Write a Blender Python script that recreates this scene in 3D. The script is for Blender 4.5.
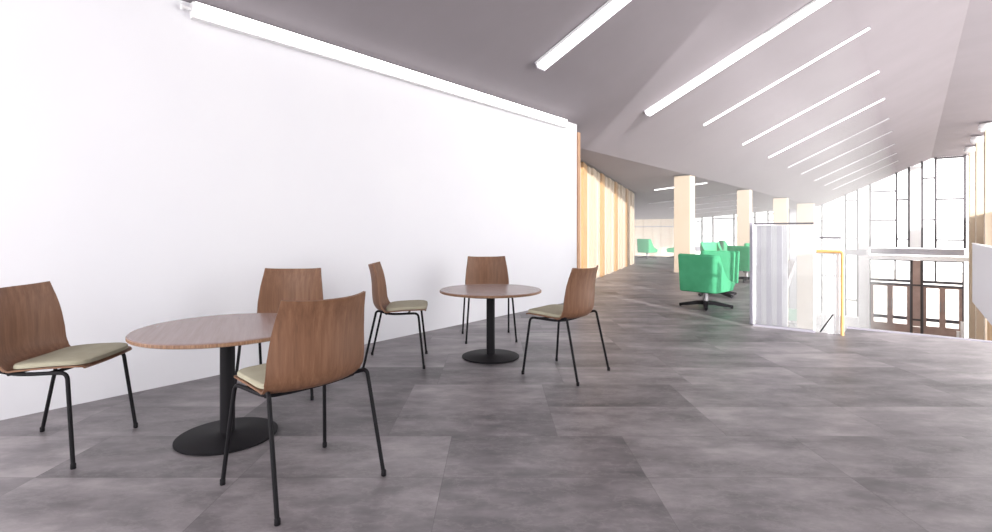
import bpy, bmesh, math, random
from mathutils import Vector, Matrix
random.seed(4)
sc = bpy.context.scene
for o in list(bpy.data.objects):
    bpy.data.objects.remove(o)
COL = sc.collection

# ------------------------------------------------------------------ camera, world, light, exposure
EYE = 1.42
cam_d = bpy.data.cameras.new('camera')
cam = bpy.data.objects.new('camera', cam_d)
COL.objects.link(cam)
cam.location = (0, 0, EYE)
cam.rotation_euler = (math.pi/2, 0, 0)
cam_d.sensor_width = 36
cam_d.lens = 508/992*36
cam_d.shift_y = -36/992
cam_d.clip_end = 300
sc.camera = cam

w = bpy.data.worlds.new('world'); sc.world = w
w.use_nodes = True
wn = w.node_tree.nodes
bg = wn['Background']
bg.inputs['Color'].default_value = (1.0, 0.985, 0.985, 1)
bg.inputs['Strength'].default_value = 2.2

sc.view_settings.view_transform = 'Standard'
sc.view_settings.look = 'None'
sc.view_settings.gamma = 1
sc.view_settings.use_curve_mapping = False
sc.view_settings.exposure = 1.0

# building axes: u runs along the white wall, v to the right of it
A = math.radians(39.4); S, C_ = math.sin(A), math.cos(A)
def W(u, v, z=0.0):
    return Vector((u*S + v*C_, u*C_ - v*S, z))
ROT = Matrix(((C_, S, 0), (-S, C_, 0), (0, 0, 1)))   # local x -> v, local y -> u
RZ = -A                                                # z rotation whose local x is v, local y is u

def sun(name, u_dir, v_dir, el, strength, ang, color):
    d = bpy.data.lights.new(name, 'SUN'); d.energy = strength; d.angle = math.radians(ang); d.color = color
    o = bpy.data.objects.new(name, d); COL.objects.link(o)
    h = math.cos(math.radians(el))
    dirv = W(u_dir, v_dir); dirv.normalize(); dirv = dirv*h; dirv.z = -math.sin(math.radians(el))
    o.rotation_euler = dirv.to_track_quat('-Z', 'Y').to_euler()
    o.location = (20, 10, 15)
    return o

SUN = sun('sun', .6, -1, 14, 4.3, 1.0, (1, .97, .94))

# ------------------------------------------------------------------ helpers
def srgb(r, g, b):
    f = lambda c: (c/255/12.92) if c <= 10.31 else ((c/255+.055)/1.055)**2.4
    return (f(r), f(g), f(b), 1)

def mat(name, rgb, rough=.5, metal=0, spec=.5, emit=None, estr=0):
    m = bpy.data.materials.new(name); m.use_nodes = True
    b = m.node_tree.nodes['Principled BSDF']
    b.inputs['Base Color'].default_value = srgb(*rgb)
    b.inputs['Roughness'].default_value = rough
    b.inputs['Metallic'].default_value = metal
    b.inputs['Specular IOR Level'].default_value = spec
    if emit:
        b.inputs['Emission Color'].default_value = srgb(*emit)
        b.inputs['Emission Strength'].default_value = estr
    return m

class N:
    """tiny node graph helper"""
    def __init__(s, m): s.t = m.node_tree; s.n = s.t.nodes; s.b = s.n['Principled BSDF']
    def new(s, typ, **kw):
        x = s.n.new(typ)
        for k, v in kw.items(): setattr(x, k, v)
        return x
    def link(s, a, b): s.t.links.new(a, b)
    def math(s, op, a, b=None):
        x = s.new('ShaderNodeMath', operation=op)
        for i, q in enumerate((a, b)):
            if q is None: continue
            if isinstance(q, (int, float)): x.inputs[i].default_value = q
            else: s.link(q, x.inputs[i])
        return x.outputs[0]
    def ramp(s, fac, stops):
        r = s.new('ShaderNodeValToRGB')
        e = r.color_ramp.elements
        while len(e) < len(stops): e.new(.5)
        for i, (p, c) in enumerate(stops):
            e[i].position = p; e[i].color = srgb(*c)
        s.link(fac, r.inputs[0]); return r.outputs[0]
    def mix(s, fac, a, b, mode='MIX'):
        x = s.new('ShaderNodeMix', data_type='RGBA', blend_type=mode)
        for i, q in ((0, fac), (6, a), (7, b)):
            if isinstance(q, (int, float)): x.inputs[i].default_value = q
            elif isinstance(q, tuple): x.inputs[i].default_value = q
            else: s.link(q, x.inputs[i])
        return x.outputs[2]
    def noise(s, vec, scale, detail=4, rough=.55):
        x = s.new('ShaderNodeTexNoise')
        x.inputs['Scale'].default_value = scale; x.inputs['Detail'].default_value = detail
        x.inputs['Roughness'].default_value = rough
        s.link(vec, x.inputs['Vector']); return x.outputs['Fac']
    def mapping(s, vec, scale=(1, 1, 1), loc=(0, 0, 0)):
        x = s.new('ShaderNodeMapping')
        x.inputs['Scale'].default_value = scale; x.inputs['Location'].default_value = loc
        s.link(vec, x.inputs['Vector']); return x.outputs[0]

def floor_material():
    m = mat('stone_tile', (110, 106, 110), .5)
    g = N(m)
    tc = g.new('ShaderNodeTexCoord').outputs['Object']
    sep = g.new('ShaderNodeSeparateXYZ'); g.link(tc, sep.inputs[0])
    X, Y = sep.outputs[0], sep.outputs[1]
    TY, TX = .585, 1.17
    yr = g.math('ADD', g.math('DIVIDE', Y, TY), 20.02)
    row = g.math('FLOOR', yr)
    pair = g.math('FLOOR', g.math('DIVIDE', row, 2.0))
    wnr = g.new('ShaderNodeTexWhiteNoise', noise_dimensions='1D'); g.link(pair, wnr.inputs['W'])
    off = g.math('MULTIPLY', wnr.outputs['Value'], .55)
    xr = g.math('ADD', g.math('ADD', g.math('DIVIDE', X, TX), 20.2), off)
    colm = g.math('FLOOR', xr)
    cid = g.new('ShaderNodeCombineXYZ'); g.link(colm, cid.inputs[0]); g.link(row, cid.inputs[1])
    wn_ = g.new('ShaderNodeTexWhiteNoise', noise_dimensions='3D'); g.link(cid.outputs[0], wn_.inputs['Vector'])
    rnd = wn_.outputs['Value']
    # clouds, with a jump from tile to tile
    sh = g.new('ShaderNodeVectorMath', operation='MULTIPLY_ADD')
    g.link(wn_.outputs['Color'], sh.inputs[0]); sh.inputs[1].default_value = (9, 9, 9); g.link(tc, sh.inputs[2])
    v1 = g.mapping(sh.outputs[0], (1, 2.4, 1))
    n1 = g.noise(v1, 1.3, 7, .6)
    n2 = g.noise(g.mapping(sh.outputs[0], (1, 1.6, 1)), 6.0, 5, .6)
    val = g.math('ADD', g.math('ADD', g.math('MULTIPLY', n1, .62), g.math('MULTIPLY', n2, .26)), g.math('MULTIPLY', rnd, .14))
    c = g.ramp(val, [(.36, (70, 66, 69)), (.46, (99, 94, 97)), (.56, (124, 118, 121)), (.68, (153, 146, 148))])
    # pale veins
    vn = g.noise(g.mapping(sh.outputs[0], (1, 1.8, 1)), 2.6, 9, .7)
    vein = g.math('SUBTRACT', 1.0, g.math('MINIMUM', g.math('MULTIPLY', g.math('ABSOLUTE', g.math('SUBTRACT', vn, .5)), 40.0), 1.0))
    c = g.mix(g.math('MULTIPLY', vein, .16), c, srgb(165, 158, 158))
    # joints
    fy = g.math('FRACT', yr); fx = g.math('FRACT', xr)
    jy = g.math('LESS_THAN', fy, .006); jx = g.math('LESS_THAN', fx, .003)
    j = g.math('MAXIMUM', jy, jx)
    c = g.mix(g.math('MULTIPLY', j, .5), c, srgb(58, 55, 57))
    g.link(c, g.b.inputs['Base Color'])
    r = g.math('ADD', .31, g.math('MULTIPLY', n2, .22))
    g.link(r, g.b.inputs['Roughness'])
    g.b.inputs['Specular IOR Level'].default_value = .5
    return m

def wood_material(name, dark, mid, light, plank=.19, axis=2, scale=1.0, rough=.5, seam=.35):
    """grain runs along the axis (2 = local z, 1 = local y)"""
    m = mat(name, mid, rough, spec=.35)
    g = N(m)
    tc = g.new('ShaderNodeTexCoord').outputs['Object']
    sep = g.new('ShaderNodeSeparateXYZ'); g.link(tc, sep.inputs[0])
    xr = g.math('ADD', g.math('DIVIDE', sep.outputs[0], plank), 30.5)
    pid = g.math('FLOOR', xr)
    wn_ = g.new('ShaderNodeTexWhiteNoise', noise_dimensions='1D'); g.link(pid, wn_.inputs['W'])
    sh = g.new('ShaderNodeVectorMath', operation='MULTIPLY_ADD')
    g.link(wn_.outputs['Color'], sh.inputs[0]); sh.inputs[1].default_value = (5, 5, 5); g.link(tc, sh.inputs[2])
    s1 = [38*scale]*3; s1[axis] = 1.6*scale
    s2 = [150*scale]*3; s2[axis] = 5*scale
    n1 = g.noise(g.mapping(sh.outputs[0], tuple(s1)), 1, 5, .6)
    n2 = g.noise(g.mapping(sh.outputs[0], tuple(s2)), 1, 3, .6)
    val = g.math('ADD', g.math('ADD', g.math('MULTIPLY', n1, .6), g.math('MULTIPLY', n2, .25)), g.math('MULTIPLY', wn_.outputs['Value'], .15))
    c = g.ramp(val, [(.30, dark), (.5, mid), (.72, light)])
    fx = g.math('FRACT', xr)
    c = g.mix(g.math('MULTIPLY', g.math('LESS_THAN', fx, .012), seam), c, srgb(*dark))
    g.link(c, g.b.inputs['Base Color'])
    return m

def soft_noise(name, a, b, scale, rough=.8, bump=0, spec=.3):
    m = mat(name, a, rough, spec=spec); g = N(m)
    tc = g.new('ShaderNodeTexCoord').outputs['Object']
    n = g.noise(tc, scale, 5, .6)
    g.link(g.ramp(n, [(.35, a), (.65, b)]), g.b.inputs['Base Color'])
    if bump:
        bp = g.new('ShaderNodeBump'); bp.inputs['Strength'].default_value = bump; bp.inputs['Distance'].default_value = .004
        g.link(g.noise(tc, scale*14, 2), bp.inputs['Height']); g.link(bp.outputs[0], g.b.inputs['Normal'])
    return m

def glass_material(name, tint, milky):
    m = bpy.data.materials.new(name); m.use_nodes = True
    t = m.node_tree; n = t.nodes; n.clear()
    out = n.new('ShaderNodeOutputMaterial')
    tr = n.new('ShaderNodeBsdfTransparent'); tr.inputs[0].default_value = tint
    gl = n.new('ShaderNodeBsdfGlossy'); gl.inputs['Roughness'].default_value = .03
    df = n.new('ShaderNodeBsdfDiffuse'); df.inputs[0].default_value = (.93, .93, .95, 1)
    fr = n.new('ShaderNodeFresnel'); fr.inputs[0].default_value = 1.3
    m1 = n.new('ShaderNodeMixShader'); m2 = n.new('ShaderNodeMixShader')
    t.links.new(fr.outputs[0], m1.inputs[0]); t.links.new(tr.outputs[0], m1.inputs[1]); t.links.new(gl.outputs[0], m1.inputs[2])
    m2.inputs[0].default_value = milky
    t.links.new(m1.outputs[0], m2.inputs[1]); t.links.new(df.outputs[0], m2.inputs[2])
    t.links.new(m2.outputs[0], out.inputs[0])
    return m

M = dict(
    floor=floor_material(),
    white=soft_noise('white_plaster', (222, 222, 227), (225, 225, 229), .6, .9),
    ceil=soft_noise('grey_plaster', (128, 122, 127), (132, 126, 131), .5, .9),
    trimwhite=mat('white_paint', (240, 240, 242), .5),
    cream=soft_noise('cream_timber', (180, 164, 145), (185, 170, 152), .8, .7),
    palecream=soft_noise('pale_cream_panel', (250, 232, 208), (252, 237, 216), .8, .7),  # lighter copy of the cream, missing sunlight put into its colour
    ochre=soft_noise('ochre_timber', (166, 131, 92), (173, 140, 102), .8, .7),
    brown=soft_noise('brown_timber', (176, 138, 110), (188, 150, 120), 1.5, .6),
    mull=mat('dark_grey_metal', (84, 80, 85), .5),
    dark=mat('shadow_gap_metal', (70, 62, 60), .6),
    grey=mat('grey_panel_paint', (178, 176, 184), .6),
    mauve=mat('grey_mauve_metal', (150, 147, 158), .5),
    frost=mat('pale_mauve_paint', (246, 245, 248), .5),
    slat=mat('mauve_grey_paint', (226, 223, 232), .5),
    doorwood=soft_noise('door_timber', (160, 136, 128), (174, 150, 141), 2, .5),
    lamp=mat('lamp_diffuser', (255, 255, 255), .4, emit=(255, 254, 252), estr=2.0),
    lampbody=mat('lamp_housing', (225, 224, 226), .4),
    black=mat('black_powder_coat', (18, 16, 20), .6, spec=.2),
    wood=wood_material('walnut_veneer', (94, 65, 48), (116, 82, 61), (136, 100, 76)),
    table=wood_material('table_veneer', (122, 101, 97), (132, 111, 107), (142, 121, 117), plank=.29, axis=1, rough=.24),
    tedge=wood_material('table_ply_edge', (84, 58, 44), (128, 96, 74), (172, 138, 108), plank=.4, axis=2, scale=2.5, seam=0),
    pad=soft_noise('beige_seat_cloth', (152, 147, 128), (160, 155, 136), 9, .85, .15),
    green=soft_noise('green_upholstery', (70, 156, 111), (77, 164, 119), 6, .85, .15),
    greenseat=soft_noise('green_seat_upholstery', (66, 148, 105), (73, 156, 113), 6, .85, .15),
    steel=mat('brushed_steel', (150, 148, 150), .35, metal=.7),
    rail=soft_noise('ochre_handrail_timber', (196, 152, 96), (206, 164, 108), 4, .5),
    pane=glass_material('window_glass', (1, 1, 1, 1), 0.0),
    clear=glass_material('balustrade_glass', (.98, .985, .985, 1), .05),
    milk=glass_material('milky_glass', (.95, .95, .97, 1), .16),
    paving=soft_noise('pale_paving', (214, 208, 202), (222, 216, 210), .4, .9),
    lowfloor=soft_noise('pale_lower_floor', (196, 194, 198), (206, 204, 206), 1, .6),
)

def finish(name, bm, m, parent=None, smooth=False, loc=None, rz=None):
    bmesh.ops.recalc_face_normals(bm, faces=bm.faces)
    me = bpy.data.meshes.new(name)
    bm.to_mesh(me); bm.free()
    ms = m if isinstance(m, (list, tuple)) else [m]
    for q in ms: me.materials.append(q)
    if smooth:
        for p in me.polygons: p.use_smooth = True
        try: me.set_sharp_from_angle(angle=math.radians(38))
        except Exception: pass
    o = bpy.data.objects.new(name, me); COL.objects.link(o)
    if parent: o.parent = parent
    if loc is not None: o.location = loc
    if rz is not None: o.rotation_euler = (0, 0, rz)
    return o

def box(bm, x0, x1, y0, y1, z0, z1, bev=0, mi=0):
    vs = [bm.verts.new((x, y, z)) for z in (z0, z1) for y in (y0, y1) for x in (x0, x1)]
    F = [(0, 2, 3, 1), (4, 5, 7, 6), (0, 1, 5, 4), (2, 6, 7, 3), (0, 4, 6, 2), (1, 3, 7, 5)]
    fs = [bm.faces.new([vs[i] for i in f]) for f in F]
    for f in fs: f.material_index = mi
    if bev:
        es = list({e for f in fs for e in f.edges})
        bmesh.ops.bevel(bm, geom=es, offset=bev, segments=2, affect='EDGES', profile=.5)

def prism(bm, pts, z0, z1, mi=0):
    lo = [bm.verts.new((p[0], p[1], z0)) for p in pts]
    hi = [bm.verts.new((p[0], p[1], z1)) for p in pts]
    n = len(pts)
    fs = [bm.faces.new(lo[::-1]), bm.faces.new(hi)]
    for i in range(n):
        fs.append(bm.faces.new((lo[i], lo[(i+1) % n], hi[(i+1) % n], hi[i])))
    for f in fs: f.material_index = mi

def lathe(bm, prof, seg=48, cx=0, cy=0):
    rings = []
    for r, z in prof:
        if r < 1e-6: rings.append([bm.verts.new((cx, cy, z))])
        else: rings.append([bm.verts.new((cx+r*math.cos(2*math.pi*k/seg), cy+r*math.sin(2*math.pi*k/seg), z)) for k in range(seg)])
    for a, b in zip(rings, rings[1:]):
        for k in range(seg):
            q = [a[k % len(a)], a[(k+1) % len(a)], b[(k+1) % len(b)], b[k % len(b)]]
            u = []
            for t in q:
                if t not in u: u.append(t)
            if len(u) > 2: bm.faces.new(u)

def smooth_path(pts, sub=6, closed=False):
    """Catmull-Rom through the points"""
    P = [Vector(p) for p in pts]; out = []
    for i in range(len(P)-1):
        p0 = P[i-1] if i else P[i]*2-P[i+1]
        p3 = P[i+2] if i+2 < len(P) else P[i+1]*2-P[i]
        for k in range(sub):
            t = k/sub
            out.append(.5*((2*P[i]) + (P[i+1]-p0)*t + (2*p0-5*P[i]+4*P[i+1]-p3)*t*t + (3*P[i]-p0-3*P[i+1]+p3)*t**3))
    out.append(P[-1]); return out

def fillet(pts, r, n=5):
    P = [Vector(p) for p in pts]; out = [P[0]]
    for a, b, c in zip(P, P[1:], P[2:]):
        d1 = (a-b); d2 = (c-b); k = min(r, d1.length*.45, d2.length*.45)
        s = b+d1.normalized()*k; e = b+d2.normalized()*k
        for i in range(n+1):
            t = i/n; out.append((1-t)**2*s+2*t*(1-t)*b+t*t*e)
    out.append(P[-1]); return out

def tube(bm, pts, r, seg=10, cap=True, rads=None):
    P = [Vector(p) for p in pts]; rings = []
    up = None
    for i, p in enumerate(P):
        d = (P[min(i+1, len(P)-1)]-P[max(i-1, 0)]).normalized()
        if up is None:
            up = Vector((0, 0, 1)) if abs(d.z) < .9 else Vector((0, 1, 0))
        n = (up-d*up.dot(d)).normalized(); up = n
        b = d.cross(n)
        rr = rads[i] if rads else r
        rings.append([bm.verts.new(p+rr*(math.cos(2*math.pi*k/seg)*n+math.sin(2*math.pi*k/seg)*b)) for k in range(seg)])
    for a, b in zip(rings, rings[1:]):
        for k in range(seg): bm.faces.new((a[k], a[(k+1) % seg], b[(k+1) % seg], b[k]))
    if cap: bm.faces.new(rings[0][::-1]); bm.faces.new(rings[-1])

def tube_obj(name, pts, r, m, parent, seg=10, rads=None):
    bm = bmesh.new(); tube(bm, pts, r, seg, True, rads); return finish(name, bm, m, parent, True)

def grid_solid(bm, G, th):
    """closed slab from a grid of points; thickness grows against the normal"""
    n, k = len(G), len(G[0])
    def nrm(i, j):
        a = G[min(i+1, n-1)][j]-G[max(i-1, 0)][j]; b = G[i][min(j+1, k-1)]-G[i][max(j-1, 0)]
        return a.cross(b).normalized()
    T = [[bm.verts.new(G[i][j]) for j in range(k)] for i in range(n)]
    B = [[bm.verts.new(G[i][j]-nrm(i, j)*th) for j in range(k)] for i in range(n)]
    for i in range(n-1):
        for j in range(k-1):
            bm.faces.new((T[i][j], T[i+1][j], T[i+1][j+1], T[i][j+1]))
            bm.faces.new((B[i][j], B[i][j+1], B[i+1][j+1], B[i+1][j]))
    for i in range(n-1):
        bm.faces.new((T[i][0], B[i][0], B[i+1][0], T[i+1][0]))
        bm.faces.new((T[i][k-1], T[i+1][k-1], B[i+1][k-1], B[i][k-1]))
    for j in range(k-1):
        bm.faces.new((T[0][j], T[0][j+1], B[0][j+1], B[0][j]))
        bm.faces.new((T[n-1][j], B[n-1][j], B[n-1][j+1], T[n-1][j+1]))

def tag(o, label, cat, group=None):
    o['label'] = label; o['category'] = cat
    if group: o['group'] = group
    return o
def struct(o):
    o['kind'] = 'structure'; return o
def empty(name, loc=(0, 0, 0), rz=0, s=1):
    o = bpy.data.objects.new(name, None); COL.objects.link(o)
    o.empty_display_size = .2
    o.location = loc; o.rotation_euler = (0, 0, rz); o.scale = (s, s, s); return o
def copy_tree(o, parent=None):
    c = o.copy(); COL.objects.link(c)
    if parent: c.parent = parent
    for ch in list(o.children): copy_tree(ch, c)
    return c
def uvbox(name, u0, u1, v0, v1, z0, z1, m, parent=None, bev=0):
    bm = bmesh.new()
    box(bm, v0, v1, u0, u1, z0, z1, bev)
    return finish(name, bm, m, parent, rz=None if parent else RZ)

# ------------------------------------------------------------------ structure
UF = 46.8          # facade plane
ZL = -5.95         # lower hall floor
UE = 8.98          # end of the white wall
bm = bmesh.new()
fl = [(-1.8, -5.3), (UE, -5.3), (UE, -24), (26.8, -24), (26.8, -4.2), (14.76, -2.52), (8.18, -1.84), (8.33, -.74), (8.86, -.74), (9.02, 3.2), (-1.8, 3.2)]
prism(bm, [W(u, v) for u, v in fl], -.3, 0)
struct(finish('floor', bm, M['floor']))
bm = bmesh.new(); box(bm, -26, 6, 20, 50, ZL-.3, ZL)
struct(finish('floor_lower_hall', bm, M['lowfloor'], rz=RZ))

def ceil_z(v):
    P = [(-26, 2.45), (-16, 2.45), (-5.85, 3.28), (.97, 6.52), (3.25, 6.56)]
    for (a, za), (b, zb) in zip(P, P[1:]):
        if v <= b: return za+(zb-za)*(v-a)/(b-a)
    return P[-1][1]
prof = [(-26, 2.45), (-16, 2.45), (-5.85, 3.28), (.97, 6.52), (3.25, 6.56)]
bm = bmesh.new()
r0 = [bm.verts.new((v, -3.6, z)) for v, z in prof]+[bm.verts.new((v, -3.6, z+.25)) for v, z in prof[::-1]]
r1 = [bm.verts.new((v, UF+1.2, z)) for v, z in prof]+[bm.verts.new((v, UF+1.2, z+.25)) for v, z in prof[::-1]]
for k in range(len(r0)):
    q = (k+1) % len(r0); bm.faces.new((r0[k], r0[q], r1[q], r1[k]))
bm.faces.new(r0[::-1]); bm.faces.new(r1)
struct(finish('ceiling', bm, M['ceil'], rz=RZ))

# pale paving added outside to bounce light up to the ceiling, also beyond the glazing
bm = bmesh.new(); box(bm, 6.2, 90, -40, 120, ZL-.4, ZL-.1); box(bm, -60, 6.2, 50.2, 120, ZL-.4, ZL-.1)
struct(finish('ground', bm, M['paving'], rz=RZ))

# white wall (its head follows the ceiling)
bm = bmesh.new()
vs = [(-5.26, ceil_z(-5.26)-.004), (-5.56, ceil_z(-5.56)-.004), (-5.56, 0), (-5.26, 0)]
a = [bm.verts.new((v, -5, z)) for v, z in vs]; b = [bm.verts.new((v, UE, z)) for v, z in vs]
for k in range(4): bm.faces.new((a[k], a[(k+1) % 4], b[(k+1) % 4], b[k]))
bm.faces.new(a); bm.faces.new(b[::-1])
struct(finish('wall_left', bm, M['white'], rz=RZ))
# brown timber edging on its far end
struct(uvbox('trim_1', UE+.002, UE+.10, -5.56, -5.235, 0, ceil_z(-5.56)-.02, M['brown']))

# folded timber wall: lit and dark folds coloured into two board tones, each board steps back at its end
P0 = Vector((1.25, 11.09)); P1 = Vector((5.92, 21.86))
dv = (P1-P0); L = dv.length; dv.normalize(); nv = Vector((dv.y, -dv.x))
bm = bmesh.new()
nb = 10; step = L/nb
for k in range(nb):
    for (s0, s1, mi, dep) in ((0, .52, 0 if k % 2 else 1, .10), (.52, .66, 2, .02), (.66, 1.0, 0, .06)):
        a = P0+dv*(k+s0)*step; b = P0+dv*(k+s1)*step
        q = [a-nv*.12, b-nv*.12, b+nv*(dep*.55), a+nv*dep]
        def top(p): return ceil_z(p.x*C_-p.y*S)-.006
        lo = [bm.verts.new((p.x, p.y, 0)) for p in q]; hi = [bm.verts.new((p.x, p.y, top(p))) for p in q]
        fs = [bm.faces.new(lo), bm.faces.new(hi[::-1])]
        for i in range(4): fs.append(bm.faces.new((lo[i], lo[(i+1) % 4], hi[(i+1) % 4], hi[i])))
        for f in fs: f.material_index = mi
struct(finish('wall_left_timber', bm, [M['cream'], M['ochre'], M['trimwhite']]))
# added dark strip tracing the outline above the boards
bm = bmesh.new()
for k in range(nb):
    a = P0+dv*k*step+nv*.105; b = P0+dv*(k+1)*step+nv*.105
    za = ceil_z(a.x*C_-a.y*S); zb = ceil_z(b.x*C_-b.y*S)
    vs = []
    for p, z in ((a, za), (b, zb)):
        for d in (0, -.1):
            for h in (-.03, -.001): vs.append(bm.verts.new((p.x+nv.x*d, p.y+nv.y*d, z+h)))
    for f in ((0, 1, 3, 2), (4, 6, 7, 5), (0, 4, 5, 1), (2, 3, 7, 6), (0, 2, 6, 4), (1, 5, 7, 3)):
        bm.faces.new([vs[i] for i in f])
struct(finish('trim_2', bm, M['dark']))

# far wall: cream panelled stretch left of the glazing, on the facade line
bm = bmesh.new()
vv = -26
while vv < -16.4:
    box(bm, vv, vv+.78, UF-.1, UF+.1, ZL, ceil_z(vv)-.01)
    box(bm, vv+.78, vv+.86, UF-.02, UF+.1, ZL, ceil_z(vv)-.01)
    vv += .86
struct(finish('wall_far', bm, M['palecream'], rz=RZ))
struct(uvbox('trim_3', UF-.16, UF-.1, -26, -16.5, 1.70, 1.78, M['grey']))
# right wall in the far half of the hall, ochre boards at its lower near end
struct(uvbox('wall_right', 33, UF+.6, 2.95, 3.2, ZL, 2.3, M['palecream']))
bm = bmesh.new()
for k in range(10):
    box(bm, 2.56, 2.72, 22.6+k*.9, 22.6+k*.9+.86, ZL, -2.42)
struct(finish('wall_right_timber', bm, M['ochre'], rz=RZ))

# added wall out of view, keeps direct sun off the near tables and chairs
struct(uvbox('wall_right_near', -4.8, 5.0, 3.0, 3.2, -.3, 6.54, M['white']))
# floor edge strip along the opening
bm = bmesh.new()
box(bm, -.74, 3.2, 8.93, 8.99, -.32, .012)
struct(finish('trim_4', bm, M['mauve'], rz=RZ))

# bright daylight haze filling the far hall
hz = bpy.data.materials.new('daylight_haze'); hz.use_nodes = True
hn = hz.node_tree.nodes; hn.clear()
ho = hn.new('ShaderNodeOutputMaterial'); hv = hn.new('ShaderNodeVolumeScatter')
hv.inputs['Color'].default_value = (1, .985, .98, 1); hv.inputs['Density'].default_value = .016; hv.inputs['Anisotropy'].default_value = 0.0
hz.node_tree.links.new(hv.outputs[0], ho.inputs['Volume'])
bm = bmesh.new(); box(bm, -25.5, -.9, 9.2, UF-.45, ZL+.02, 6.7)
o = finish('haze', bm, hz, rz=RZ); o['kind'] = 'stuff'; tag(o, 'pale daylight haze filling the far half of the hall', 'haze')

# ------------------------------------------------------------------ glazed facade
def frame(bm, v0, v1, z0, z1, d=.07):
    box(bm, v0, v1, UF-d, UF+d, z0, z1)
def window(n, verticals, horizontals, panes, mw=.14):
    root = struct(empty('window_%d' % n, W(UF, verticals[0][0], 0), RZ))
    off = verticals[0][0]
    bmf = bmesh.new()
    for v, z0, z1 in verticals: box(bmf, v-off-mw/2, v-off+mw/2, -.07, .07, z0, z1)
    for v0, v1, z in horizontals: box(bmf, v0-off+mw/2, v1-off-mw/2, -.06, .06, z-.055, z+.055)
    finish('window_frame', bmf, M['mull'], root)
    bmg = bmesh.new()
    for v0, v1, z0, z1 in panes: box(bmg, v0-off+.03, v1-off-.03, -.012, .012, z0, z1)
    finish('window_pane', bmg, M['pane'], root)
    return root
def T(v): return ceil_z(v)-.03
def bay(n, vs, zbot, horiz):
    V = [(v, zbot, T(v)) for v in vs]
    Hh = []
    for (a, b), zs in horiz.items():
        for z in zs: Hh.append((vs[a], vs[b], z))
    Hh += [(vs[i], vs[i+1], T(vs[i])-.05) for i in range(0)]
    pn = [(vs[i], vs[i+1], zbot, T(vs[i])-.02) for i in range(len(vs)-1)]
    return window(n, V, Hh, pn)
bay(1, [-16.4, -14.6, -13.66, -11.93, -10.28, -9.3, -7.75], -5.1, {(1, 2): (.89, -2.1, -3.9), (2, 3): (2.42, -2.1), (3, 4): (.8, 2.45, -2.1), (4, 5): (.75, -3.9), (5, 6): (2.2, -2.1, 2.75), (0, 1): (2.2, -2.1)})
bay(2, [-7.2, -5.51, -3.98, -3.24], -5.1, {(0, 1): (2.13, -2.12, -3.9), (1, 2): (2.13, -2.12), (2, 3): (3.65, .74, -3.88)})
bay(3, [-2.48, -.94, -.24], .15, {(0, 1): (2.13, 4.25), (1, 2): (3.6, .77)})
bay(4, [.48, 1.2, 2.7], .15, {(0, 1): (5.06, 2.13), (1, 2): (6.4, 3.55, .73)})
# pilasters, beam and sill
struct(uvbox('trim_5', UF-.12, UF+.12, -7.7, -7.25, ZL, T(-7.7), M['grey']))
struct(uvbox('trim_6', UF-.12, UF+.12, -3.18, -2.54, ZL, T(-3.18), M['trimwhite']))
struct(uvbox('trim_7', UF-.12, UF+.12, -.18, .42, .15, T(-.18), M['trimwhite']))
struct(uvbox('trim_8', UF-.22, UF-.13, -16.4, -2.7, -.48, -.03, M['grey']))
struct(uvbox('trim_9', UF-.2, UF+.1, -2.46, 2.68, -.34, .10, M['grey']))
struct(uvbox('trim_10', UF-.12, UF+.12, -16.4, -3.2, ZL, -5.15, M['trimwhite']))
struct(uvbox('trim_11', UF-.34, UF+.1, -2.8, 2.9, -.72, -.42, M['trimwhite']))
struct(uvbox('trim_12', UF-.36, UF-.2, -2.9, -2.6, ZL, -.45, M['trimwhite']))

def entrance(n, va, vb, split, tone):
    """two door leaves under a transom light"""
    root = struct(empty('door_%d' % n, W(UF, va, ZL), RZ))
    w = vb-va; z = lambda q: q-ZL
    b = bmesh.new()
    box(b, 0, .09, -.1, .1, 0, z(-.72)); box(b, w-.09, w, -.1, .1, 0, z(-.72))
    box(b, 0, w, -.1, .1, z(-.80), z(-.72))
    finish('door_frame', b, M['mull'], root)
    b = bmesh.new()
    box(b, .09, w-.09, -.1, .1, z(-2.32), z(-2.14)); box(b, .09, w-.09, -.1, .1, z(-2.56), z(-2.42))
    box(b, split-.05, split+.05, -.08, .08, z(-2.14), z(-.80))
    finish('transom_bar', b, M['mull'], root)
    b = bmesh.new(); box(b, .09, w-.09, -.012, .012, z(-2.14), z(-.8)); finish('window_pane', b, M['pane'], root)
    h = (w-.18)/2
    for k in range(2):
        x0 = .09+k*h; x1 = x0+h
        b = bmesh.new()
        st = .17
        box(b, x0, x0+st, -.05, .05, .05, z(-2.56)); box(b, x1-st, x1, -.05, .05, .05, z(-2.56))
        box(b, x0+st, x1-st, -.05, .05, .05, .62)
        box(b, x0+st, x1-st, -.05, .05, z(-2.66), z(-2.56))
        leaf = finish('door_leaf', b, tone, root)
        b = bmesh.new(); box(b, x0+st, x1-st, -.06, .06, .95, 1.18); finish('kick_rail', b, M['mull'], leaf)
        b = bmesh.new(); box(b, x0+st, x1-st, -.01, .01, .62, z(-2.66)); finish('window_pane', b, M['pane'], leaf)
        hx = x1-.09 if k == 0 else x0+.09
        b = bmesh.new(); tube(b, [(hx, -.12, 1.7), (hx, -.12, 2.4)], .02); finish('door_handle', b, M['steel'], leaf, True)
    return root
entrance(1, -2.52, -.10, 1.5, M['doorwood'])
entrance(2, .46, 2.66, .74, M['doorwood'])
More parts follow.
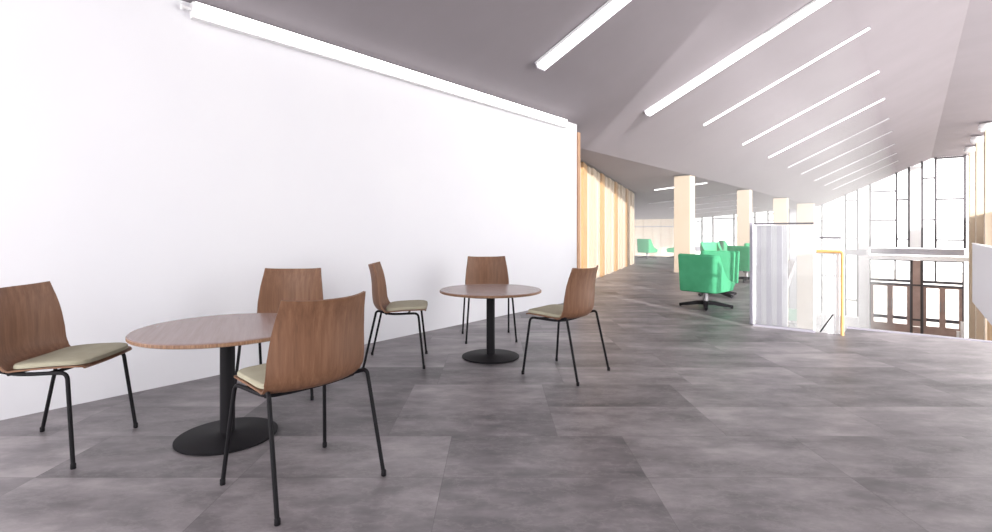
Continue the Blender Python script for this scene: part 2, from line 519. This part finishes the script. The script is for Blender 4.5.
# timber pier between the doors
pier = struct(empty('wall_far_pier', W(UF, -.08, ZL), RZ))
b = bmesh.new(); box(b, 0, .52, -.14, .1, .55+.0, 5.2); box(b, 0, .52, -.13, .1, 0.0, .5); finish('pier_panel', b, M['doorwood'], pier)
b = bmesh.new(); box(b, -.04, .05, -.17, .1, 0, 5.22); box(b, .47, .56, -.17, .1, 0, 5.22); box(b, .05, .47, -.165, .1, .95, 1.08); box(b, .05, .47, -.165, .1, 3.4, 3.52); finish('pier_frame', b, M['dark'], pier)

# ------------------------------------------------------------------ columns
def column(u, v0, v1, du, z0, label, group):
    root = tag(empty('timber_column', W(u, v0, z0), RZ), label, 'column', group)
    w = v1-v0; H = ceil_z(v0)-z0
    b = bmesh.new(); box(b, 0, w, 0, du, 0, H-.025, .008); finish('shaft', b, M['cream'], root)
    b = bmesh.new(); box(b, -.012, w+.012, -.012, du+.012, H-.025, H-.004); finish('head_plate', b, M['dark'], root)  # dark strip added to trace the outline at the column head
    return root
G_ = 'cream columns in a row beyond the end of the white wall'
column(17.0, -6.22, -5.69, .5, 0, 'nearest cream column, standing on the grey floor behind the green armchairs', G_)
column(24.8, -6.2, -5.67, .5, 0, 'second cream column from the white wall, rising behind the green armchairs', G_)
column(32.5, -6.2, -5.5, .5, ZL, 'third cream column from the white wall, seen through the left part of the glass balustrade', G_)
column(40.2, -6.2, -5.2, .5, ZL, 'fourth cream column from the white wall, the farthest and widest of its row', G_)
def right_column(u, label):
    root = tag(empty('capped_column', W(u, 2.62, ZL), RZ), label, 'column', 'cream columns along the right side')
    H = 6.5-ZL
    b = bmesh.new(); box(b, 0, .32, 0, .55, 0, H-.35, .01); finish('shaft', b, M['cream'], root)
    b = bmesh.new()
    pr = [(.02, H-.42), (.30, H-.40), (.42, H-.28), (.44, H-.15), (.36, H-.03), (.0, H-.02)]
    lathe(b, [(r*.8, z) for r, z in pr], 24, .12, .27); finish('capital', b, M['trimwhite'], root, True)
for u, t in ((33.2, 'nearest'), (37.6, 'middle'), (42.0, 'farthest')):
    right_column(u, t+' of three pale columns with rounded heads along the right edge of the photo')

# grey balcony front on the right side, standing out from the wall above the ochre boards
p = tag(empty('balcony_front', W(22, 2.42, -2.4), RZ), 'plain grey balcony front at the right edge above ochre boards', 'balcony')
b = bmesh.new(); box(b, 0, .12, 0, 14.9, 0, 3.1, .01); finish('panel', b, M['grey'], p)
b = bmesh.new(); box(b, -.02, .14, 0, 14.92, 3.1, 3.14, .006); finish('capping', b, M['trimwhite'], p)

# white gate posts by the entrance
for u, v, h, l in ((44.2, 2.42, 1.45, 'taller white post'), (44.0, 2.22, .85, 'shorter white post')):
    t = tag(empty('gate_post', W(u, v, ZL), RZ), l+' standing beside the right-hand entrance doors', 'post', 'white posts by the entrance')
    b = bmesh.new(); box(b, -.07, .07, -.07, .07, 0, h, .015); finish('post', b, M['trimwhite'], t)
    b = bmesh.new(); box(b, -.085, .085, -.085, .085, h, h+.03, .01); finish('cap', b, M['trimwhite'], t)

# ------------------------------------------------------------------ balustrades at the opening
# clear glass across the front
t = tag(empty('glass_balustrade', W(8.25, -1.83, 0), RZ), 'clear glass balustrade screen across the floor edge with thin dark top rail', 'balustrade')
b = bmesh.new(); box(b, .02, .76, -.008, .008, .03, 1.50); finish('glass_panel', b, M['clear'], t)
b = bmesh.new(); box(b, 0, .76, -.012, .012, 1.50, 1.525); finish('top_rail', b, M['mull'], t)
b = bmesh.new(); box(b, 0, .78, -.03, .03, 0, .03); finish('base_shoe', b, M['mauve'], t)
for x in (0.0, .76):
    b = bmesh.new(); box(b, x, x+.02, -.015, .015, .03, 1.5); finish('post', b, M['trimwhite'], t)
# row of pale upright slats behind its left half
for k in range(6):
    b = bmesh.new(); box(b, .03+k*.068, .03+k*.068+.066, .02+.010*(k % 2), .035+.010*(k % 2), .03, 1.49); finish('upright_slat', b, M['frost'] if k % 2 else M['slat'], t)
# milky screens receding along the opening
Q0 = Vector((3.82, 7.62)); Q1 = Vector((7.42, 13.0)); qd = (Q1-Q0).normalized(); qL = (Q1-Q0).length
ang = math.atan2(qd.y, qd.x)
for k in range(5):
    sl = qL/5; a = Q0+qd*(k*sl+.03)
    t = tag(empty('screen_panel', (a.x, a.y, 0), ang),
            ('%s white milky screen panel in the row running back along the floor opening' % ['nearest', 'second', 'third', 'fourth', 'farthest'][k]), 'screen', 'milky screens along the opening')
    b = bmesh.new(); box(b, .05, sl-.1, -.01, .01, .03, 1.5); finish('glass_panel', b, M['milk'], t)
    for x in (0, sl-.1):
        b = bmesh.new(); box(b, x, x+.05, -.02, .02, 0, 1.53, .004); finish('post', b, M['mauve'], t)
    b = bmesh.new(); box(b, .05, sl-.1, -.018, .018, 1.5, 1.525); finish('top_rail', b, M['grey'], t)
    b = bmesh.new(); box(b, .05, sl-.1, -.02, .02, 0, .03); finish('base_shoe', b, M['mauve'], t)
# lower gate with ochre handrail
t = tag(empty('stair_gate', W(8.29, -1.015, 0), RZ), 'low glass gate with ochre timber handrail and post at the right end of the balustrade', 'gate')
b = bmesh.new(); box(b, 0.02, .26, .03, .042, .02, 1.30); finish('glass_panel', b, M['clear'], t)
b = bmesh.new(); box(b, 0, .26, .025, .047, 1.30, 1.325); finish('top_rail', b, M['mull'], t)
b = bmesh.new()
for x in (.10, .15, .20, .25): box(b, x, x+.035, .01, .03, 0, 1.28)
finish('white_slats', b, M['trimwhite'], t)
b = bmesh.new(); tube(b, fillet([(-.02, -.03, 1.125), (.275, -.03, 1.125), (.275, -.03, 0)], .03), .021, 12); finish('handrail', b, M['rail'], t, True)
b = bmesh.new(); tube(b, [(.02, -.02, .01), (.17, -.02, .27)], .009, 8); finish('stay', b, M['black'], t, True)

# ------------------------------------------------------------------ strip lights
def strip(u, v0, v1, label, group='strip lights across the sloping ceiling', wdt=.12, dp=.085, lit=True):
    z0, z1 = ceil_z(v0), ceil_z(v1)
    Ln = math.hypot(v1-v0, z1-z0)
    root = tag(empty('strip_light', W(u, v0, z0), RZ), label, 'ceiling light', group)
    tilt = math.atan2(z1-z0, v1-v0)
    b = bmesh.new(); box(b, 0, Ln, -wdt/2, wdt/2, -dp*.45, -.003, .004)
    bmesh.ops.rotate(b, verts=b.verts, cent=(0, 0, 0), matrix=Matrix.Rotation(-tilt, 3, 'Y')); finish('housing', b, M['lampbody'], root)
    b = bmesh.new(); box(b, .012, Ln-.012, -wdt/2+.006, wdt/2-.006, -dp, -dp*.45, .012)
    bmesh.ops.rotate(b, verts=b.verts, cent=(0, 0, 0), matrix=Matrix.Rotation(-tilt, 3, 'Y')); finish('diffuser', b, M['lamp'] if lit else M['grey'], root)
    for xa, xb in ((-.006, .014), (Ln-.014, Ln+.006)):
        b = bmesh.new(); box(b, xa, xb, -wdt/2-.003, wdt/2+.003, -dp-.003, -.003)
        bmesh.ops.rotate(b, verts=b.verts, cent=(0, 0, 0), matrix=Matrix.Rotation(-tilt, 3, 'Y')); finish('end_cap', b, M['grey'], root)
    return root
names = ['nearest', 'second', 'third', 'fourth', 'fifth', 'sixth', 'seventh', 'eighth', 'ninth', 'tenth']
for k, u in enumerate((6.4, 10.44, 13.3, 17.1, 20.75, 24.6, 27.9, 32.1, 36.0, 40.0)):
    strip(u, -4.42 if k < 2 else -4.12, -.72,
          '%s of the white strip lights rising across the sloping ceiling towards the ridge' % names[k], wdt=.2 if k < 2 else (.07 if k < 5 else .05), dp=.11 if k < 2 else .05, lit=k < 5)
for k, (u, v0, v1) in enumerate(((20.2, -8.2, -6.1), (26.4, -11.0, -6.15), (31.0, -11.6, -6.9), (35.4, -13.0, -7.9), (40.0, -13.6, -8.6))):
    strip(u, v0, v1, '%s of the thin strip lights on the low ceiling left of the cream columns' % names[k], 'strip lights on the low ceiling', .07, .05, k == 0)
# wall washer at the head of the white wall
t = tag(empty('wall_washer_light', W(1.86, -5.26, 3.40), RZ), 'long white strip light along the top of the white wall', 'wall light')
zt = ceil_z(-5.26)-3.40
b = bmesh.new(); box(b, .0, .085, 0, 6.62, 0, zt-.01, .008); finish('housing', b, M['lampbody'], t)
b = bmesh.new(); box(b, .085, .10, .02, 6.60, .012, zt-.012, .004); finish('diffuser', b, M['lamp'], t)
b = bmesh.new(); tube(b, [(.045, -.08, .085), (.045, 0, .085)], .018); tube(b, [(.045, -.085, .085), (.045, -.065, .085)], .03); finish('end_connector', b, M['lampbody'], t, True)

# ------------------------------------------------------------------ dining chair
def interp(tab, t):
    for (a, x), (b, y) in zip(tab, tab[1:]):
        if t <= b:
            k = (t-a)/(b-a); k = k*k*(3-2*k) if False else k
            return x+(y-x)*k
    return tab[-1][1]
PROF = smooth_path([(0, .325, .578), (0, .29, .592), (0, .12, .590), (0, -.04, .580), (0, -.14, .580), (0, -.200, .600), (0, -.232, .655),
                    (0, -.243, .74), (0, -.248, .86), (0, -.262, .97), (0, -.285, 1.055)], 6)
cum = [0]
for a, b in zip(PROF, PROF[1:]): cum.append(cum[-1]+(b-a).length)
TOT = cum[-1]; TT = [c/TOT for c in cum]
SPLIT = next(i for i, p in enumerate(PROF) if p.y < -.17)
def half_width(p):
    if p.z < .63: return interp([(-.30, .288), (-.1, .285), (.2, .275), (.30, .262), (.33, .235)], p.y)
    return interp([(.55, .288), (.62, .292), (.75, .288), (.9, .272), (1.07, .246)], p.z)
def chair_pt(i, s, lift=0):
    p = PROF[i]; h = half_width(p)
    back = max(0, min(1, (-.02-p.y)/.2))
    back = back*back*(3-2*back)
    seat = max(0, 1-back)
    y = p.y + back*interp([(.5, .105), (.75, .105), (1.07, .075)], p.z)*s*s
    z = p.z + seat*.006*s*s + (lift if seat > .5 else 0)
    if p.z > 1.0: z += .014*(p.z-1.0)/.065*(abs(s)**3)
    return Vector((s*h, y, z))
def make_chair():
    root = empty('dining_chair')
    ns = 16
    ss = [-1+2*j/ns for j in range(ns+1)]
    b = bmesh.new(); grid_solid(b, [[chair_pt(i, s) for s in ss] for i in range(0, SPLIT+1)], .010)
    finish('seat', b, M['wood'], root, True)
    b = bmesh.new(); grid_solid(b, [[chair_pt(i, s) for s in ss] for i in range(SPLIT, len(PROF))], .014)
    finish('backrest', b, M['wood'], root, True)
    # cushion with rounded corners
    b = bmesh.new(); nx, ny = 20, 20
    y0, y1 = -.10, .328
    rings = []
    def out(th, k):   # superellipse outline
        c, s = math.cos(th), math.sin(th); n = 5.5
        x = math.copysign(abs(c)**(2/n), c); y = math.copysign(abs(s)**(2/n), s)
        yy = (y0+y1)/2+y*(y1-y0)/2*k
        hw = .274 - .012*max(0, yy)/.3
        return x*hw*k, yy
    seg = 56
    def zseat(y):
        best = min(PROF[:SPLIT+1], key=lambda p: abs(p.y-y)); return best.z
    lay = [(1.0, .004), (1.0, .018), (.985, .027), (.95, .031), (.7, .033), (.3, .032)]
    R = []
    for k, dz in lay:
        ring = []
        for q in range(seg):
            x, y = out(2*math.pi*q/seg, k); ring.append(b.verts.new((x, y, zseat(min(y, .29))+dz+.006*(x/.28)**2)))
        R.append(ring)
    for r_, q_ in zip(R, R[1:]):
        for q in range(seg): b.faces.new((r_[q], r_[(q+1) % seg], q_[(q+1) % seg], q_[q]))
    b.faces.new(R[0][::-1]); b.faces.new(R[-1])
    finish('seat_cushion', b, M['pad'], root, True)
    for sx in (-1, 1):
        # front leg bends into the side rail, rear leg rises to it
        fr = fillet([(sx*.318, .305, .012), (sx*.277, .245, .562), (sx*.270, .15, .560)], .05)
        tube_obj('leg', fr, .0118, M['black'], root)
        rr = fillet([(sx*.318, -.305, .012), (sx*.296, -.175, .600), (sx*.272, -.11, .578)], .035)
        tube_obj('leg', rr, .0118, M['black'], root)
        rl = smooth_path([(sx*.270, .15, .560), (sx*.262, .04, .556), (sx*.264, -.05, .560), (sx*.272, -.11, .578)], 5)
        tube_obj('side_rail', rl, .0118, M['black'], root)
        for y in (.305, -.305):
            bb = bmesh.new(); lathe(bb, [(0, 0), (.0135, 0), (.0145, .004), (.0145, .03), (.0115, .034)], 12, sx*.318, y)
            finish('foot_cap', bb, M['black'], root, True)
    for y in (.14, -.08):
        tube_obj('cross_bar', smooth_path([(-.268, y, .560), (-.16, y, .550), (0, y, .546), (.16, y, .550), (.268, y, .560)], 4), .011, M['black'], root)
    return root
chairs = [
    ((-2.89, 3.34), (.99, .12), 'wooden chair with beige pad left of the nearer table, cut off by the photo edge'),
    ((-1.10, 2.92), (-.475, .39), 'large nearest wooden chair, its walnut back turned to the viewer, before the nearer round table'),
    ((-1.90, 4.58), (.078, -.997), 'wooden chair behind the nearer round table, its seat hidden by the tabletop'),
    ((-1.085, 5.55), (.61, .06), 'wooden chair seen in profile facing right, on the left of the farther table'),
    ((-.10, 6.765), (.08, -.58), 'wooden chair facing the viewer behind the farther round table, close to the white wall'),
    ((.71, 5.13), (-.48, .375), 'wooden chair on the right of the farther table, turned away from the viewer'),
]
proto = make_chair()
for k, ((x, y), (fx, fy), lab) in enumerate(chairs):
    o = proto if k == 0 else copy_tree(proto)
    o.location = (x*.988, y*.988, 0); o.rotation_euler = (0, 0, math.atan2(fy, fx)-math.pi/2)
    tag(o, lab, 'chair', 'wooden chairs around the two round tables')

# ------------------------------------------------------------------ round tables
def make_table():
    root = empty('round_table')
    b = bmesh.new(); lathe(b, [(0, .742), (.559, .742), (.565, .745), (.565, .752), (.560, .757), (0, .757)], 96)
    top = finish('tabletop', b, M['table'], root, True)
    b = bmesh.new(); lathe(b, [(.565, .752), (.568, .749), (.568, .733), (.562, .729), (0, .729)], 96); lathe(b, [(.565, .752), (.55, .741), (0, .741)], 96)
    finish('edge_band', b, M['tedge'], root, True)
    b = bmesh.new(); lathe(b, [(0, .002), (.316, .002), (.32, .006), (.32, .014), (.31, .018), (.07, .026), (.05, .034), (0, .034)], 80)
    finish('base_disc', b, M['black'], root, True)
    b = bmesh.new(); lathe(b, [(0, .03), (.047, .03), (.047, .718), (.14, .718), (.14, .728), (0, .728)], 40)
    finish('pedestal', b, M['black'], root, True)
    return root
t1 = make_table(); t1.location = (-1.85, 3.50, 0); t1.rotation_euler.z = math.radians(25)
tag(t1, 'nearer round table with brown wooden top and black disc base', 'table', 'round pedestal tables')
t2 = copy_tree(t1); t2.location = (-.06, 5.69, 0); t2.rotation_euler.z = math.radians(70)
tag(t2, 'farther round table on a black pedestal, with a paler greyish top', 'table', 'round pedestal tables')

# ------------------------------------------------------------------ green swivel armchairs
def make_armchair():
    root = empty('swivel_armchair')
    # plan path of the shell: front left -> back -> front right (local y is the facing direction)
    Wd, yb, yf, r = .385, -.36, .41, .09
    path = [(-Wd+.03, yf), (-Wd+.02, .2), (-Wd+.005, .0), (-Wd, yb+r+.08)]
    for k in range(7):
        th = math.pi+ (math.pi/2)*k/6
        path.append((-Wd+r+r*math.cos(th), yb+r+r*math.sin(th)))
    path += [(-.18, yb-.008), (0, yb-.012), (.18, yb-.008)]
    full = path+[(-x, y) for x, y in path[::-1] if x < -.181]
    full = [Vector((x, y, 0)) for x, y in full]
    dense = smooth_path(full, 4)
    def hgt(y):
        if y <= yb+.12: return .985
        t = min(1, (y-(yb+.12))/(yf-yb-.12))
        return .50+.485*(1-t)**2.6 - .03*t*t
    b = bmesh.new(); cols = []
    n = len(dense); th = .085
    for i, p in enumerate(dense):
        d = (dense[min(i+1, n-1)]-dense[max(i-1, 0)]).normalized(); nr = Vector((-d.y, d.x, 0))   # points inwards
        h = hgt(p.y); zb = .30
        tp = .93
        bot = Vector((p.x*tp, p.y*tp, 0))
        inn = p+nr*th; inb = bot+nr*th
        ring = [bot+Vector((0, 0, zb+.015)), bot.lerp(p, .06)+Vector((0, 0, zb+.05)), bot.lerp(p, .6)+Vector((0, 0, zb+(h-zb)*.6)), p+Vector((0, 0, h-.03)), p+nr*.02+Vector((0, 0, h-.006)),
                p+nr*th*.5+Vector((0, 0, h)), inn-nr*.02+Vector((0, 0, h-.006)), inn+Vector((0, 0, h-.03)), inb+Vector((0, 0, zb+.06)), inb+Vector((0, 0, zb)), bot+nr*.02+Vector((0, 0, zb))]
        cols.append([b.verts.new(q) for q in ring])
    m = len(cols[0])
    for a, c in zip(cols, cols[1:]):
        for k in range(m): b.faces.new((a[k], a[(k+1) % m], c[(k+1) % m], c[k]))
    b.faces.new(cols[0]); b.faces.new(cols[-1][::-1])
    finish('shell', b, M['green'], root, True)
    b = bmesh.new(); box(b, -.262, .262, -.255, .385, .31, .52, .035); finish('seat_cushion', b, M['greenseat'], root, True)
    b = bmesh.new(); lathe(b, [(0, .05), (.05, .05), (.046, .12), (.042, .28), (.10, .285), (.10, .305), (0, .305)], 24); finish('pedestal', b, M['steel'], root, True)
    for k in range(4):
        th = math.radians(28+90*k)
        b = bmesh.new()
        sec = [(.02, .042, .05, .125), (.15, .04, .05, .115), (.30, .034, .025, .085), (.46, .028, .012, .055)]
        rr = []
        for d, hw, z0, z1 in sec:
            rr.append([b.verts.new((d*math.cos(th)-q*math.sin(th), d*math.sin(th)+q*math.cos(th), z)) for q, z in ((-hw, z0), (hw, z0), (hw, z1), (-hw, z1))])
        for a, c in zip(rr, rr[1:]):
            for i in range(4): b.faces.new((a[i], a[(i+1) % 4], c[(i+1) % 4], c[i]))
        b.faces.new(rr[0][::-1]); b.faces.new(rr[-1])
        lg = finish('leg', b, M['black'], root)
        b = bmesh.new(); lathe(b, [(0, 0), (.016, 0), (.018, .004), (.014, .014), (0, .014)], 12, .435*math.cos(th), .435*math.sin(th)); finish('glide', b, M['black'], lg, True)
    return root
arm = [
    ((3.86, 9.35), 50, 1, 0, 'nearest green armchair, seen from behind, standing on the grey floor left of the glass balustrade'),
    ((4.80, 11.0), 14, 1, 0, 'green armchair directly behind the nearest one, its dark back partly hidden by it'),
    ((6.95, 14.1), 62, 1, 0, 'green armchair with a pale sunlit side, third from the viewer, beside the milky screens'),
    ((8.75, 17.1), 20, 1, 0, 'green armchair mostly hidden behind the third one, only its dark back above it'),
    ((7.75, 18.0), 165, 1, 0, 'green armchair turned towards the viewer with its inner seat showing, beyond the second armchair'),
    ((9.6, 20.9), 100, 1, 0, 'rearmost green armchair of the cluster, only the top of its back showing'),
    ((7.52, 25.3), 50, 1, 0, 'lone green armchair far left, beyond the end of the ochre timber wall'),
    ((9.05, 25.5), -60, 1, 0, 'distant green armchair peeping out from behind the nearest cream column'),
    ((22.95, 39.4), 40, 1.35, ZL, 'green armchair on the lower hall floor, seen through the clear glass balustrade'),
]
pa = make_armchair()
for k, ((x, y), th, s, z, lab) in enumerate(arm):
    o = pa if k == 0 else copy_tree(pa)
    o.location = (x, y, z); o.rotation_euler = (0, 0, -math.radians(th)); o.scale = (s, s, s)
    tag(o, lab, 'armchair', 'green swivel armchairs')
